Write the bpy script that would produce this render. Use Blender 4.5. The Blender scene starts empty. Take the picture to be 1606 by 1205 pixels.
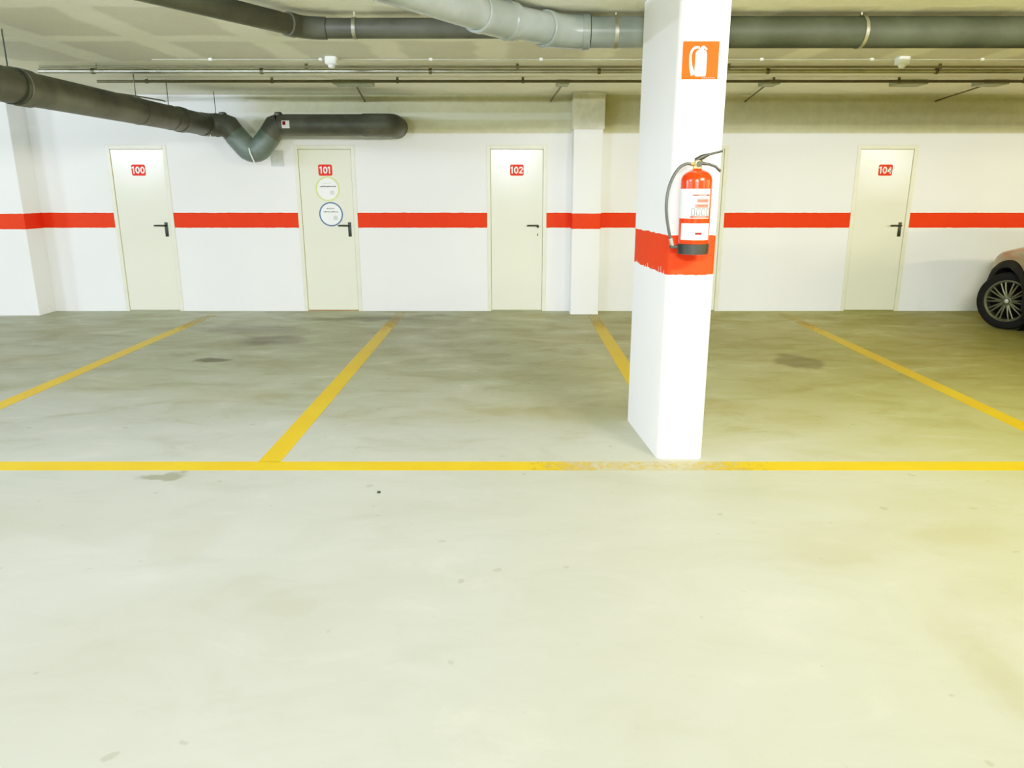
import bpy, bmesh, math, random
from mathutils import Vector, Matrix
random.seed(7)
PI = math.pi
scn = bpy.context.scene
COL = scn.collection

# ------------------------------------------------------------------ materials
def nt(name):
    m = bpy.data.materials.new(name); m.use_nodes = True
    t = m.node_tree
    return m, t, t.nodes['Principled BSDF'], t.nodes['Material Output']

def N(t, kind, **kw):
    n = t.nodes.new(kind)
    for k, v in kw.items():
        if k in ('op',): n.operation = v
        else: setattr(n, k, v)
    return n

def V(t, inp, val):
    if hasattr(val, 'bl_idname') or isinstance(val, bpy.types.NodeSocket):
        t.links.new(val, inp)
    else:
        inp.default_value = val

def math_(t, op, a, b=None, c=None, clamp=False):
    n = t.nodes.new('ShaderNodeMath'); n.operation = op; n.use_clamp = clamp
    V(t, n.inputs[0], a)
    if b is not None: V(t, n.inputs[1], b)
    if c is not None: V(t, n.inputs[2], c)
    return n.outputs[0]

def mix_(t, fac, a, b, blend='MIX'):
    n = t.nodes.new('ShaderNodeMix'); n.data_type = 'RGBA'; n.blend_type = blend
    V(t, n.inputs[0], fac); V(t, n.inputs[6], a); V(t, n.inputs[7], b)
    return n.outputs[2]

def noise_(t, vec, scale, detail=4, rough=0.55, dist=0.0):
    n = t.nodes.new('ShaderNodeTexNoise')
    if vec is not None: t.links.new(vec, n.inputs['Vector'])
    n.inputs['Scale'].default_value = scale; n.inputs['Detail'].default_value = detail
    n.inputs['Roughness'].default_value = rough; n.inputs['Distortion'].default_value = dist
    return n.outputs[0]

def ramp_(t, val, lo, hi, a=0.0, b=1.0, smooth=True):
    n = t.nodes.new('ShaderNodeMapRange')
    n.interpolation_type = 'SMOOTHSTEP' if smooth else 'LINEAR'
    V(t, n.inputs[0], val)
    n.inputs[1].default_value = lo; n.inputs[2].default_value = hi
    n.inputs[3].default_value = a; n.inputs[4].default_value = b
    return n.outputs[0]

def c4(c): return (c[0], c[1], c[2], 1.0)

def mat(name, col, rough=0.6, metal=0.0, var=0.12, scale=6.0, bump=0.0, spec=0.5, coat=0.0):
    m, t, b, o = nt(name)
    g = N(t, 'ShaderNodeTexCoord')
    n = noise_(t, g.outputs['Object'], scale, 5)
    dark = tuple(x*(1-var) for x in col); lite = tuple(min(1, x*(1+var)) for x in col)
    V(t, b.inputs['Base Color'], mix_(t, ramp_(t, n, .3, .7), c4(dark), c4(lite)))
    b.inputs['Roughness'].default_value = rough; b.inputs['Metallic'].default_value = metal
    b.inputs['Specular IOR Level'].default_value = spec
    b.inputs['Coat Weight'].default_value = coat
    if bump:
        bn = N(t, 'ShaderNodeBump'); bn.inputs['Strength'].default_value = bump; bn.inputs['Distance'].default_value = .01
        t.links.new(noise_(t, g.outputs['Object'], scale*4, 5), bn.inputs['Height']); t.links.new(bn.outputs[0], b.inputs['Normal'])
    return m

RED = (0.80, 0.036, 0.005)

def paint_wall(name, z0, z1, edge=0.003, chip=0.0, base=(.84, .84, .83), top_band=False):
    """white painted masonry with a painted red band between heights z0 and z1"""
    m, t, b, o = nt(name)
    g = N(t, 'ShaderNodeNewGeometry'); p = g.outputs['Position']
    s = N(t, 'ShaderNodeSeparateXYZ'); t.links.new(p, s.inputs[0])
    z = s.outputs[2]
    nz = noise_(t, p, 14, 4)
    zz = math_(t, 'ADD', z, math_(t, 'MULTIPLY', math_(t, 'SUBTRACT', nz, .5), edge*4))
    if chip:
        mp = N(t, 'ShaderNodeMapping'); mp.inputs['Scale'].default_value = (60, 60, 9); t.links.new(p, mp.inputs[0])
        ch = noise_(t, mp.outputs[0], 1, 2)
        low = math_(t, 'MULTIPLY', math_(t, 'MULTIPLY', ramp_(t, ch, .60, .72), chip), ramp_(t, s.outputs[0], .95, .90))
        lo_edge = math_(t, 'ADD', z0, low)
    else:
        lo_edge = z0
    band = math_(t, 'MULTIPLY', math_(t, 'GREATER_THAN', zz, lo_edge), math_(t, 'LESS_THAN', zz, z1))
    n1 = noise_(t, p, 1.3, 5)
    w = mix_(t, ramp_(t, n1, .3, .7), c4(tuple(x*.96 for x in base)), c4(base))
    n2 = noise_(t, p, 9, 6, .7)
    low_dirt = math_(t, 'MULTIPLY', ramp_(t, z, 0.0, .35, 1, 0), ramp_(t, n2, .45, .7))
    w = mix_(t, math_(t, 'MULTIPLY', low_dirt, .08), w, (.45, .42, .34, 1))
    if top_band:       # darker beige above the door heads, right of the trap; paler strip within
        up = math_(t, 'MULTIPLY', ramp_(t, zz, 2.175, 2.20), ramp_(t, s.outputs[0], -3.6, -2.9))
        pale_strip = math_(t, 'MULTIPLY', math_(t, 'MULTIPLY', ramp_(t, zz, 2.33, 2.36), ramp_(t, zz, 2.44, 2.41)), ramp_(t, s.outputs[0], .9, .7))
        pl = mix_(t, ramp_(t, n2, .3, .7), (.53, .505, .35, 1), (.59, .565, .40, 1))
        pl = mix_(t, math_(t, 'MULTIPLY', pale_strip, .7), pl, (.66, .66, .54, 1))
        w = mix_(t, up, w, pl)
    r = mix_(t, ramp_(t, n2, .3, .75), c4(tuple(x*.92 for x in RED)), c4(RED))
    V(t, b.inputs['Base Color'], mix_(t, band, w, r))
    b.inputs['Roughness'].default_value = .62; b.inputs['Specular IOR Level'].default_value = .25
    bn = N(t, 'ShaderNodeBump'); bn.inputs['Strength'].default_value = .15; bn.inputs['Distance'].default_value = .006
    t.links.new(noise_(t, p, 30, 4), bn.inputs['Height']); t.links.new(bn.outputs[0], b.inputs['Normal'])
    return m

def floor_mat():
    m, t, b, o = nt('worn_concrete')
    g = N(t, 'ShaderNodeNewGeometry'); p = g.outputs['Position']
    s = N(t, 'ShaderNodeSeparateXYZ'); t.links.new(p, s.inputs[0])
    # wobbling position for irregular stains
    nn = N(t, 'ShaderNodeTexNoise'); nn.inputs['Scale'].default_value = 3.2; nn.inputs['Detail'].default_value = 5
    t.links.new(p, nn.inputs['Vector'])
    sub = N(t, 'ShaderNodeVectorMath', op='SUBTRACT'); t.links.new(nn.outputs[1], sub.inputs[0]); sub.inputs[1].default_value = (.5, .5, .5)
    sc = N(t, 'ShaderNodeVectorMath', op='SCALE'); t.links.new(sub.outputs[0], sc.inputs[0]); sc.inputs['Scale'].default_value = .35
    wp = N(t, 'ShaderNodeVectorMath', op='ADD'); t.links.new(p, wp.inputs[0]); t.links.new(sc.outputs[0], wp.inputs[1])
    mp = N(t, 'ShaderNodeMapping'); mp.inputs['Scale'].default_value = (.55, 1.0, 1); t.links.new(p, mp.inputs[0])
    big = noise_(t, mp.outputs[0], .75, 5, .6, .4)
    mid = noise_(t, mp.outputs[0], 3.0, 6, .62, .6)
    fine = noise_(t, p, 28, 5, .7)
    # bays are dirtier than the drive lane
    bay = ramp_(t, s.outputs[1], 3.9, 6.5)
    clean = (.415, .425, .365, 1); dirty = (.24, .238, .158, 1)
    dirt = math_(t, 'ADD', math_(t, 'MULTIPLY', bay, .62), math_(t, 'MULTIPLY', ramp_(t, big, .38, .72), .30), clamp=True)
    col = mix_(t, dirt, clean, dirty)
    col = mix_(t, math_(t, 'MULTIPLY', ramp_(t, mid, .48, .70), ramp_(t, s.outputs[1], 3.6, 5.5, .20, .58)), col, (.235, .225, .145, 1))
    col = mix_(t, math_(t, 'MULTIPLY', ramp_(t, mid, .44, .28), .20), col, (.62, .61, .53, 1))
    col = mix_(t, math_(t, 'MULTIPLY', ramp_(t, fine, .55, .8), .18), col, (.22, .21, .16, 1))
    spots = noise_(t, p, 11, 2, .4)
    col = mix_(t, math_(t, 'MULTIPLY', ramp_(t, spots, .71, .76), .5), col, (.2, .19, .14, 1))
    # stains, broad ones also painting weaker lamplight: x, y, rx, ry, strength, softness
    stains_and_dimming = [(-1.90, 3.90, .13, .075, .62, .75), (-1.48, 3.12, .13, .28, .20, .5), (-2.80, 6.83, .17, .13, .97, .72),
              (-2.5, 7.75, .45, .30, .72, .3), (-1.85, 9.05, .95, .22, .80, .3), (-3.0, 8.4, .9, .30, .52, .15),
              (2.64, 6.75, .20, .34, .66, .7), (.10, 9.3, .9, .25, .25, .1), (-1.0, 9.3, .30, .12, .55, .3), (1.45, 3.15, .38, .28, .22, .1),
              (2.1, 3.5, .5, .3, .25, .1), (1.62, 2.15, .16, .45, .42, .1), (2.0, 3.2, .45, .22, .40, .1), (1.35, 2.95, .35, .22, .25, .1),
              (.15, 5.2, 1.1, .6, .40, .05), (-2.2, 5.6, .5, .3, .35, .2), (-3.3, 6.0, .5, .4, .3, .1), (-1.0, 5.0, .4, .25, .3, .1), (.4, 7.8, .7, .4, .35, .1), (-4.5, 6.9, .6, .3, .4, .1), (2.0, 5.0, .35, .35, .45, .1), (1.5, 5.3, .4, .25, .45, .2), (3.9, 5.0, .5, .3, .3, .1), (4.6, 8.0, .8, .4, .3, .1), (-.9, 2.6, .12, .10, .25, .4), (-2.7, 3.3, 1.5, .8, .30, 0), (-1.5, 2.3, .9, .6, .24, 0), (2.3, 2.6, 1.1, .9, .24, 0), (-.5, 3.5, .5, .2, .14, .1), (.5, 3.0, .5, .25, .16, .1), (-4.9, 8.3, .7, .5, .25, .1), (-5.4, 7.4, .6, .5, .25, .1)]
    for x, y, rx, ry, st, so in stains_and_dimming:
        a = N(t, 'ShaderNodeVectorMath', op='SUBTRACT'); t.links.new(wp.outputs[0], a.inputs[0]); a.inputs[1].default_value = (x, y, 0)
        bb = N(t, 'ShaderNodeVectorMath', op='MULTIPLY'); t.links.new(a.outputs[0], bb.inputs[0]); bb.inputs[1].default_value = (1/rx, 1/ry, 0)
        l = N(t, 'ShaderNodeVectorMath', op='LENGTH'); t.links.new(bb.outputs[0], l.inputs[0])
        col = mix_(t, ramp_(t, l.outputs['Value'], so, 1.15, st, 0), col, (.115, .105, .065, 1) if st > .5 else (.27, .235, .13, 1))
    ochre = ramp_(t, math_(t, 'ADD', s.outputs[0], math_(t, 'MULTIPLY', big, 1.5)), -.2, 4.6, 0, .85)      # ochre tint, stronger to the right
    col = mix_(t, ochre, col, (1.0, .93, .43, 1), 'MULTIPLY')
    V(t, b.inputs['Base Color'], col)
    V(t, b.inputs['Roughness'], ramp_(t, mid, .3, .7, .48, .68))
    b.inputs['Specular IOR Level'].default_value = .35
    bn = N(t, 'ShaderNodeBump'); bn.inputs['Strength'].default_value = .12; bn.inputs['Distance'].default_value = .004
    t.links.new(fine, bn.inputs['Height']); t.links.new(bn.outputs[0], b.inputs['Normal'])
    return m

def line_paint():
    """yellow road paint, worn through to the concrete in places"""
    m, t, b, o = nt('yellow_floor_paint')
    g = N(t, 'ShaderNodeNewGeometry'); p = g.outputs['Position']
    s = N(t, 'ShaderNodeSeparateXYZ'); t.links.new(p, s.inputs[0])
    n1 = noise_(t, p, 2.2, 4); n2 = noise_(t, p, 22, 6, .7)
    col = mix_(t, ramp_(t, n1, .35, .7), (.68, .36, .006, 1), (.71, .42, .010, 1))
    deep = ramp_(t, s.outputs[1], 4.3, 9.2)          # bay ends near the wall are dirtier
    col = mix_(t, math_(t, 'MULTIPLY', deep, .55), col, (.36, .30, .05, 1))
    V(t, b.inputs['Base Color'], col); b.inputs['Roughness'].default_value = .55
    # wear: the crossing in front of the pillar and the far ends
    dx = math_(t, 'ABSOLUTE', math_(t, 'SUBTRACT', s.outputs[0], .78))
    front = math_(t, 'LESS_THAN', s.outputs[1], 4.2)
    w1 = math_(t, 'MULTIPLY', math_(t, 'MULTIPLY', ramp_(t, dx, .22, .95, 1, 0), front), .66)
    w2 = math_(t, 'MULTIPLY', ramp_(t, s.outputs[1], 7.6, 9.4), .75)
    wear = math_(t, 'ADD', math_(t, 'MAXIMUM', w1, w2), .02)
    th = math_(t, 'ADD', math_(t, 'MULTIPLY', math_(t, 'SUBTRACT', n2, .5), 1.3), .5)
    alpha = ramp_(t, math_(t, 'SUBTRACT', th, wear), -.50, .38)
    tr = N(t, 'ShaderNodeBsdfTransparent'); mx = N(t, 'ShaderNodeMixShader')
    t.links.new(alpha, mx.inputs[0]); t.links.new(tr.outputs[0], mx.inputs[1]); t.links.new(b.outputs[0], mx.inputs[2])
    t.links.new(mx.outputs[0], o.inputs[0])
    return m

def ceiling_mat():
    m, t, b, o = nt('waffle_slab_concrete')
    g = N(t, 'ShaderNodeNewGeometry'); p = g.outputs['Position']
    nn = N(t, 'ShaderNodeTexNoise'); nn.inputs['Scale'].default_value = 2.5; nn.inputs['Detail'].default_value = 3
    t.links.new(p, nn.inputs['Vector'])
    sub = N(t, 'ShaderNodeVectorMath', op='SUBTRACT'); t.links.new(nn.outputs[1], sub.inputs[0]); sub.inputs[1].default_value = (.5, .5, .5)
    sc = N(t, 'ShaderNodeVectorMath', op='SCALE'); t.links.new(sub.outputs[0], sc.inputs[0]); sc.inputs['Scale'].default_value = .16
    wp = N(t, 'ShaderNodeVectorMath', op='ADD'); t.links.new(p, wp.inputs[0]); t.links.new(sc.outputs[0], wp.inputs[1])
    s = N(t, 'ShaderNodeSeparateXYZ'); t.links.new(wp.outputs[0], s.inputs[0])
    def cell(v, off, per, rib):
        d = math_(t, 'PINGPONG', math_(t, 'SUBTRACT', v, off), per/2)      # distance to the nearest rib centre
        return ramp_(t, d, rib-.04, rib+.04)
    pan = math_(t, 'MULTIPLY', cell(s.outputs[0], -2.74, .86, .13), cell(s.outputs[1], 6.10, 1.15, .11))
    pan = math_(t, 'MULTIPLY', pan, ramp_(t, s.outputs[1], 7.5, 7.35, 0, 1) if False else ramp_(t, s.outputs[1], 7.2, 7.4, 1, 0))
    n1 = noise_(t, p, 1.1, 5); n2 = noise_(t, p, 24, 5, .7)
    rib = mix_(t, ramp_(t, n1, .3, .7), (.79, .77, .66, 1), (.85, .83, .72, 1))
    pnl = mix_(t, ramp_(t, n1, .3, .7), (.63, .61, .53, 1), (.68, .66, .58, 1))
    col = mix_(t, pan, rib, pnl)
    col = mix_(t, math_(t, 'MULTIPLY', ramp_(t, n2, .5, .8), .2), col, (.25, .24, .17, 1))
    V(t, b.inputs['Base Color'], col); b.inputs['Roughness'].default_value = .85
    bn = N(t, 'ShaderNodeBump'); bn.inputs['Strength'].default_value = .35; bn.inputs['Distance'].default_value = .01
    t.links.new(math_(t, 'ADD', n2, math_(t, 'MULTIPLY', pan, 1.2)), bn.inputs['Height']); t.links.new(bn.outputs[0], b.inputs['Normal'])
    return m

def door_mat(name, col, rough):
    m, t, b, o = nt(name)
    g = N(t, 'ShaderNodeTexCoord')
    n = noise_(t, g.outputs['Object'], 1.5, 3)
    V(t, b.inputs['Base Color'], mix_(t, ramp_(t, n, .3, .7), c4(tuple(x*.96 for x in col)), c4(col)))
    b.inputs['Roughness'].default_value = rough
    bn = N(t, 'ShaderNodeBump'); bn.inputs['Strength'].default_value = .08; bn.inputs['Distance'].default_value = .012
    t.links.new(noise_(t, g.outputs['Object'], 1.6, 1), bn.inputs['Height']); t.links.new(bn.outputs[0], b.inputs['Normal'])
    return m

M = {}
M['wall'] = paint_wall('wall_paint', 1.055, 1.242, top_band=True)
M['pilaster'] = paint_wall('pilaster_paint', 1.055, 1.242)
M['pillar'] = paint_wall('pillar_paint', 1.085, 1.30, edge=.006, chip=.06, base=(.86, .86, .85))
M['plain'] = paint_wall('plain_wall_paint', -2, -1.5)
M['floor'] = floor_mat()
M['line'] = line_paint()
M['ceiling'] = ceiling_mat()
M['door'] = door_mat('cream_door_enamel', (.77, .765, .59), .16)
M['door_matt'] = door_mat('cream_door_satin', (.76, .755, .57), .55)
M['frame'] = mat('door_frame_enamel', (.73, .715, .54), .35, var=.05)
M['sill'] = mat('brown_threshold', (.33, .17, .09), .7)
M['black'] = mat('black_plastic', (.018, .018, .018), .45)
M['hose'] = mat('black_rubber_hose', (.05, .05, .05), .5)
M['red'] = mat('red_plate', (.74, .03, .02), .5, var=.05, spec=.2)
M['redpaint'] = mat('red_enamel', (.80, .03, .004), .22, var=.04, coat=.25, spec=.3)
M['signred'] = mat('red_sign', (.86, .06, .003), .5, var=.03, spec=.1)
M['white'] = mat('white_print', (.88, .88, .86), .5, var=.03)
M['grey_print'] = mat('grey_print', (.10, .105, .10), .6, spec=.1)
M['pale_print'] = mat('pale_grey_print', (.55, .56, .53), .6)
M['red_print'] = mat('red_print', (.22, .012, .012), .6, spec=.1)
M['pink_print'] = mat('pink_print', (.62, .17, .13), .6, spec=.1)
M['lime'] = mat('lime_ring', (.55, .62, .15), .5)
M['navy'] = mat('blue_ring', (.05, .10, .24), .5)
M['pvc_dark'] = mat('dark_grey_pvc', (.098, .096, .082), .5, var=.25, scale=3, bump=.1)
M['pvc_green'] = mat('green_grey_pvc', (.12, .145, .135), .42, var=.2, scale=3)
M['pvc_grey'] = mat('grey_pvc', (.225, .25, .25), .27, var=.18, scale=3)
M['pvc_brown'] = mat('dull_olive_pvc', (.046, .051, .040), .6, var=.2, scale=3, spec=.25)
M['steel'] = mat('galvanised_steel', (.42, .41, .35), .36, metal=.9)
M['darksteel'] = mat('dull_conduit', (.16, .145, .09), .45, metal=.3)
M['brass'] = mat('brass', (.62, .47, .16), .3, metal=.9)
M['whiteplastic'] = mat('white_plastic', (.82, .83, .78), .4)
M['cable'] = mat('pale_cable', (.38, .37, .30), .6)
M['boxgrey'] = mat('grey_green_box', (.36, .38, .30), .6)
M['ventgrey'] = mat('grey_vent', (.50, .52, .50), .5)
M['carpaint'] = mat('champagne_car_paint', (.25, .205, .15), .42, metal=.35, var=.04, coat=.25)
M['cladding'] = mat('black_cladding', (.010, .010, .009), .6, spec=.3)
M['tyre'] = mat('tyre_rubber', (.010, .010, .011), .75, spec=.3)
M['rim'] = mat('grey_alloy', (.13, .13, .095), .45, metal=.5)
M['rimdark'] = mat('dark_wheel_back', (.006, .006, .005), .8, spec=.1)
M['chrome'] = mat('chrome', (.8, .8, .8), .12, metal=1)
M['glass'] = mat('tinted_glass', (.02, .022, .025), .06, spec=.8)
M['lens'] = mat('clear_lamp_lens', (.25, .25, .24), .08, metal=.3)

# ------------------------------------------------------------------ mesh helpers
class MB:
    def __init__(self): self.bm = bmesh.new()
    def box(self, x0, x1, y0, y1, z0, z1, bevel=0.0, seg=2):
        r = bmesh.ops.create_cube(self.bm, size=1)
        vs = r['verts']
        for v in vs:
            v.co = Vector((x0+(v.co.x+.5)*(x1-x0), y0+(v.co.y+.5)*(y1-y0), z0+(v.co.z+.5)*(z1-z0)))
        if bevel:
            es = list({e for v in vs for e in v.link_edges})
            bmesh.ops.bevel(self.bm, geom=es, offset=bevel, segments=seg, affect='EDGES', profile=.5)
        return self
    def tube(self, pts, r, seg=20, cap=True, rs=None):
        pts = [Vector(p) for p in pts]
        if not rs: pts = [p for i, p in enumerate(pts) if i == 0 or (p-pts[i-1]).length > 1e-5]
        n = len(pts)
        rings = []; nrm = None
        for i, p in enumerate(pts):
            d0 = (p-pts[i-1]).normalized() if i else (pts[1]-p).normalized()
            d1 = (pts[i+1]-p).normalized() if i < n-1 else d0
            t = (d0+d1).normalized()
            if nrm is None:
                a = Vector((0, 0, 1)) if abs(t.z) < .9 else Vector((1, 0, 0))
                nrm = (a-t*a.dot(t)).normalized()
            else:
                nrm = (nrm-t*nrm.dot(t)).normalized()
            bi = t.cross(nrm)
            k = rs[i] if rs else r
            miter = 1.0/max(.5, math.cos(d0.angle(d1)/2)) if d0.angle(d1) > 1e-4 else 1
            ax = (d1-d0)
            ring = []
            for j in range(seg):
                a = 2*PI*j/seg
                off = nrm*math.cos(a)*k + bi*math.sin(a)*k
                if miter > 1.0001:
                    u = ax.normalized(); off += u*off.dot(u)*(miter-1)
                ring.append(self.bm.verts.new(p+off))
            rings.append(ring)
        for a, b in zip(rings, rings[1:]):
            for j in range(seg):
                self.bm.faces.new((a[j], a[(j+1) % seg], b[(j+1) % seg], b[j]))
        if cap:
            self.bm.faces.new(rings[0][::-1]); self.bm.faces.new(rings[-1])
        return self
    def lathe(self, prof, seg=32, origin=(0, 0, 0), axis='Z', close=True):
        O = Vector(origin); rings = []
        for r, h in prof:
            ring = []
            for j in range(seg):
                a = 2*PI*j/seg
                if axis == 'Z': v = Vector((r*math.cos(a), r*math.sin(a), h))
                elif axis == 'X': v = Vector((h, r*math.cos(a), r*math.sin(a)))
                else: v = Vector((r*math.sin(a), h, r*math.cos(a)))
                ring.append(self.bm.verts.new(O+v))
            rings.append(ring)
        for a, b in zip(rings, rings[1:]):
            for j in range(seg):
                self.bm.faces.new((a[j], a[(j+1) % seg], b[(j+1) % seg], b[j]))
        if close:
            self.bm.faces.new(rings[0][::-1]); self.bm.faces.new(rings[-1])
        return self
    def prism_xz(self, poly, y0, y1):
        """outline in x,z extruded from y0 (front) to y1"""
        a = [self.bm.verts.new((x, y0, z)) for x, z in poly]; b = [self.bm.verts.new((x, y1, z)) for x, z in poly]
        self.bm.faces.new(a); self.bm.faces.new(b[::-1])
        for i in range(len(poly)):
            j = (i+1) % len(poly); self.bm.faces.new((a[i], b[i], b[j], a[j]))
        return self
    def ring_xz(self, cx, cz, r0, r1, y0, y1, seg=48):
        rr = []
        for (r, y) in ((r0, y1), (r0, y0), (r1, y0), (r1, y1)):
            rr.append([self.bm.verts.new((cx+r*math.cos(2*PI*k/seg), y, cz+r*math.sin(2*PI*k/seg))) for k in range(seg)])
        for q in range(3):
            for k in range(seg):
                l = (k+1) % seg; self.bm.faces.new((rr[q][k], rr[q][l], rr[q+1][l], rr[q+1][k]))
        return self
    def patch(self, cx, cy, r, a0, a1, z0, z1, seg=16):
        """curved label on an upright cylinder; angle 0 faces -y, positive to +x"""
        lo = []; hi = []
        for k in range(seg+1):
            a = a0+(a1-a0)*k/seg
            x, y = cx+r*math.sin(a), cy-r*math.cos(a)
            lo.append(self.bm.verts.new((x, y, z0))); hi.append(self.bm.verts.new((x, y, z1)))
        for k in range(seg): self.bm.faces.new((lo[k], lo[k+1], hi[k+1], hi[k]))
        return self
    def build(self, name, m, parent=None, smooth=None):
        bmesh.ops.recalc_face_normals(self.bm, faces=self.bm.faces)
        me = bpy.data.meshes.new(name); self.bm.to_mesh(me); self.bm.free()
        me.materials.append(m)
        if smooth is not None:
            me.polygons.foreach_set('use_smooth', [True]*len(me.polygons))
            me.set_sharp_from_angle(angle=math.radians(smooth))
        o = bpy.data.objects.new(name, me); COL.objects.link(o)
        if parent is not None: put(o, parent)
        return o

def put(o, parent):
    """parent a world-space mesh under a thing, keeping it in place"""
    o.parent = parent
    mw = Matrix.Identity(4); q = parent
    while q is not None:
        mw = Matrix.Translation(q.location) @ q.rotation_euler.to_matrix().to_4x4() @ mw; q = q.parent
    if o.type == 'MESH' and not o.get('_local'):
        o.data.transform(mw.inverted())

def empty(name, loc=(0, 0, 0), rz=0):
    o = bpy.data.objects.new(name, None); COL.objects.link(o); o.location = loc; o.rotation_euler = (0, 0, rz)
    o.empty_display_size = .1
    return o

def tag(o, label=None, cat=None, group=None, kind=None):
    if label: o['label'] = label
    if cat: o['category'] = cat
    if group: o['group'] = group
    if kind: o['kind'] = kind
    return o

def ribbon(mb, pts, w, y0, y1, closed=False):
    """flat bent stroke in the x,z plane"""
    n = len(pts); L = []; R_ = []
    for k in range(n):
        a = pts[k-1] if (k or closed) else None; b_ = pts[(k+1) % n] if (k < n-1 or closed) else None
        d0 = (Vector(pts[k])-Vector(a)).normalized() if a is not None else None
        d1 = (Vector(b_)-Vector(pts[k])).normalized() if b_ is not None else d0
        if d0 is None: d0 = d1
        t_ = (d0+d1).normalized(); nn = Vector((-t_.y, t_.x)); m_ = w/2/max(.55, t_.dot(d1))
        p = Vector(pts[k]); L.append(p+nn*m_); R_.append(p-nn*m_)
    vs = [[mb.bm.verts.new((q.x, y, q.y)) for q in side] for side in (L, R_) for y in (y0, y1)]
    for k in range(n if closed else n-1):
        l = (k+1) % n
        for a_, b_ in ((0, 2), (2, 3), (3, 1), (1, 0)):
            mb.bm.faces.new((vs[a_][k], vs[a_][l], vs[b_][l], vs[b_][k]))
    if not closed:
        for k in (0, n-1): mb.bm.faces.new((vs[0][k], vs[2][k], vs[3][k], vs[1][k]))

GL = {'1': ([[(-.22, .30), (.02, .44), (.02, -.5)]], .50), '0': ([[(.24*math.cos(2*PI*k/20), .41*math.sin(2*PI*k/20)) for k in range(20)]], .74),
      '2': ([[(.235*math.cos(a), .20+.21*math.sin(a)) for a in [math.radians(q) for q in (170, 140, 110, 80, 50, 20, -10, -35)]] + [(-.20, -.40), (.28, -.41)]], .70),
      '4': ([[(.12, -.5), (.12, .44)], [(.10, .42), (-.22, -.18), (.30, -.20)]], .72)}
def number(s_, hgt, parent, xc, y, zc, m):
    mb = MB(); tot = sum(GL[ch][1] for ch in s_); x = -tot/2
    for ch in s_:
        strokes, adv = GL[ch]; cx = x+adv/2
        for st_ in strokes:
            ribbon(mb, [(xc+(cx+u)*hgt, zc+v_*hgt) for u, v_ in st_], .17*hgt, y, y+.002, closed=(ch == '0'))
        x += adv
    return mb.build('number', m, parent)

def rrect(cx, cz, w, h, r, n=5):
    pts = []
    for sx, sz, a0 in ((1, 1, 0), (-1, 1, PI/2), (-1, -1, PI), (1, -1, 1.5*PI)):
        for k in range(n+1):
            a = a0+PI/2*k/n
            pts.append((cx+sx*(w/2-r)+r*math.cos(a), cz+sz*(h/2-r)+r*math.sin(a)))
    return pts

# ------------------------------------------------------------------ the room
YW = 9.67; H = 2.63
XL, XR, YB = -16.0, 16.5, -11.5
DX = [-4.62, -2.31, .06, 2.29, 4.62]; DW = .745; DH = 2.05

f = MB().box(XL, XR, YB, YW+.3, -.2, 0).build('floor', M['floor']); tag(f, kind='structure')
c = MB().box(XL, XR, YB, YW+.3, H, H+.2).build('ceiling', M['ceiling']); tag(c, kind='structure')

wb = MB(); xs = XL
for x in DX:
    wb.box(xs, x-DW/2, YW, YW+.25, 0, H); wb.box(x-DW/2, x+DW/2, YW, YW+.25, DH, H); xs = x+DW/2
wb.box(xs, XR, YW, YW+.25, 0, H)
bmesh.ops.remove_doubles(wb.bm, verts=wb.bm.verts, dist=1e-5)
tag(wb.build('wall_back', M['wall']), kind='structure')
tag(MB().box(XL-.2, XL, YB, YW+.3, 0, H).build('wall_left', M['plain']), kind='structure')
tag(MB().box(XR, XR+.2, YB, YW+.3, 0, H).build('wall_right', M['plain']), kind='structure')
tag(MB().box(XL, XR, YB-.2, YB, 0, H).build('wall_front', M['plain']), kind='structure')

# pilasters and the free-standing pillar
def upright(name, x0, x1, y0, y1, z1, m, bevel, label, cat):
    b = MB(); r = bmesh.ops.create_cube(b.bm, size=1)
    for v in r['verts']:
        v.co = Vector((x0+(v.co.x+.5)*(x1-x0), y0+(v.co.y+.5)*(y1-y0), (v.co.z+.5)*z1))
    es = [e for e in b.bm.edges if abs(e.verts[0].co.z-e.verts[1].co.z) > .1 and min(e.verts[0].co.y, e.verts[1].co.y) < y1-.01]
    bmesh.ops.bevel(b.bm, geom=es, offset=bevel, segments=3, affect='EDGES', profile=.5)
    o = b.build(name, m, smooth=50)
    return tag(o, label, cat)

upright('pilaster', -6.95, -5.90, YW-.36, YW-.001, H-.001, M['pilaster'], .01, 'broad white wall pilaster with red stripe at the left edge', 'pilaster')
p2 = upright('pilaster', .735, 1.085, YW-.27, YW-.001, 2.215, M['pilaster'], .01, 'narrow white wall pilaster with red stripe, right of door 102', 'pilaster')
MB().box(.725, 1.10, YW-.285, YW-.001, 2.215, H-.001, .008).build('pilaster_head', mat('beige_plaster', (.62, .59, .45), .8, bump=.3), p2)  # head in a darker beige than the shaft
pil = upright('pillar', .855, 1.125, 4.19, 4.95, H-.001, M['pillar'], .035, 'free-standing white rectangular pillar with red painted band', 'pillar')

for v_ in pil.data.vertices:
    if v_.co.x < .95: v_.co.x -= .058*min(1, max(0, (v_.co.y-4.22)/.70))

# ------------------------------------------------------------------ parking lines (paint on the floor)
def pline(x0, x1, y0, y1, label):
    o = MB().box(x0, x1, y0, y1, -.002, .0015).build('parking_line', M['line'], f)
    o['label'] = label
pline(-9.5, 11.5, 4.005, 4.145, 'long yellow line across the front of the bays')
pline(-3.83, -3.70, 4.14, 9.35, 'yellow bay line below door 100')
pline(-1.485, -1.355, 4.14, 9.55, 'yellow bay line between doors 101 and 102')
pline(.945, 1.075, 4.96, 9.38, 'yellow bay line behind the pillar')
pline(3.365, 3.495, 4.14, 9.45, 'yellow bay line left of door 104')

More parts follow.
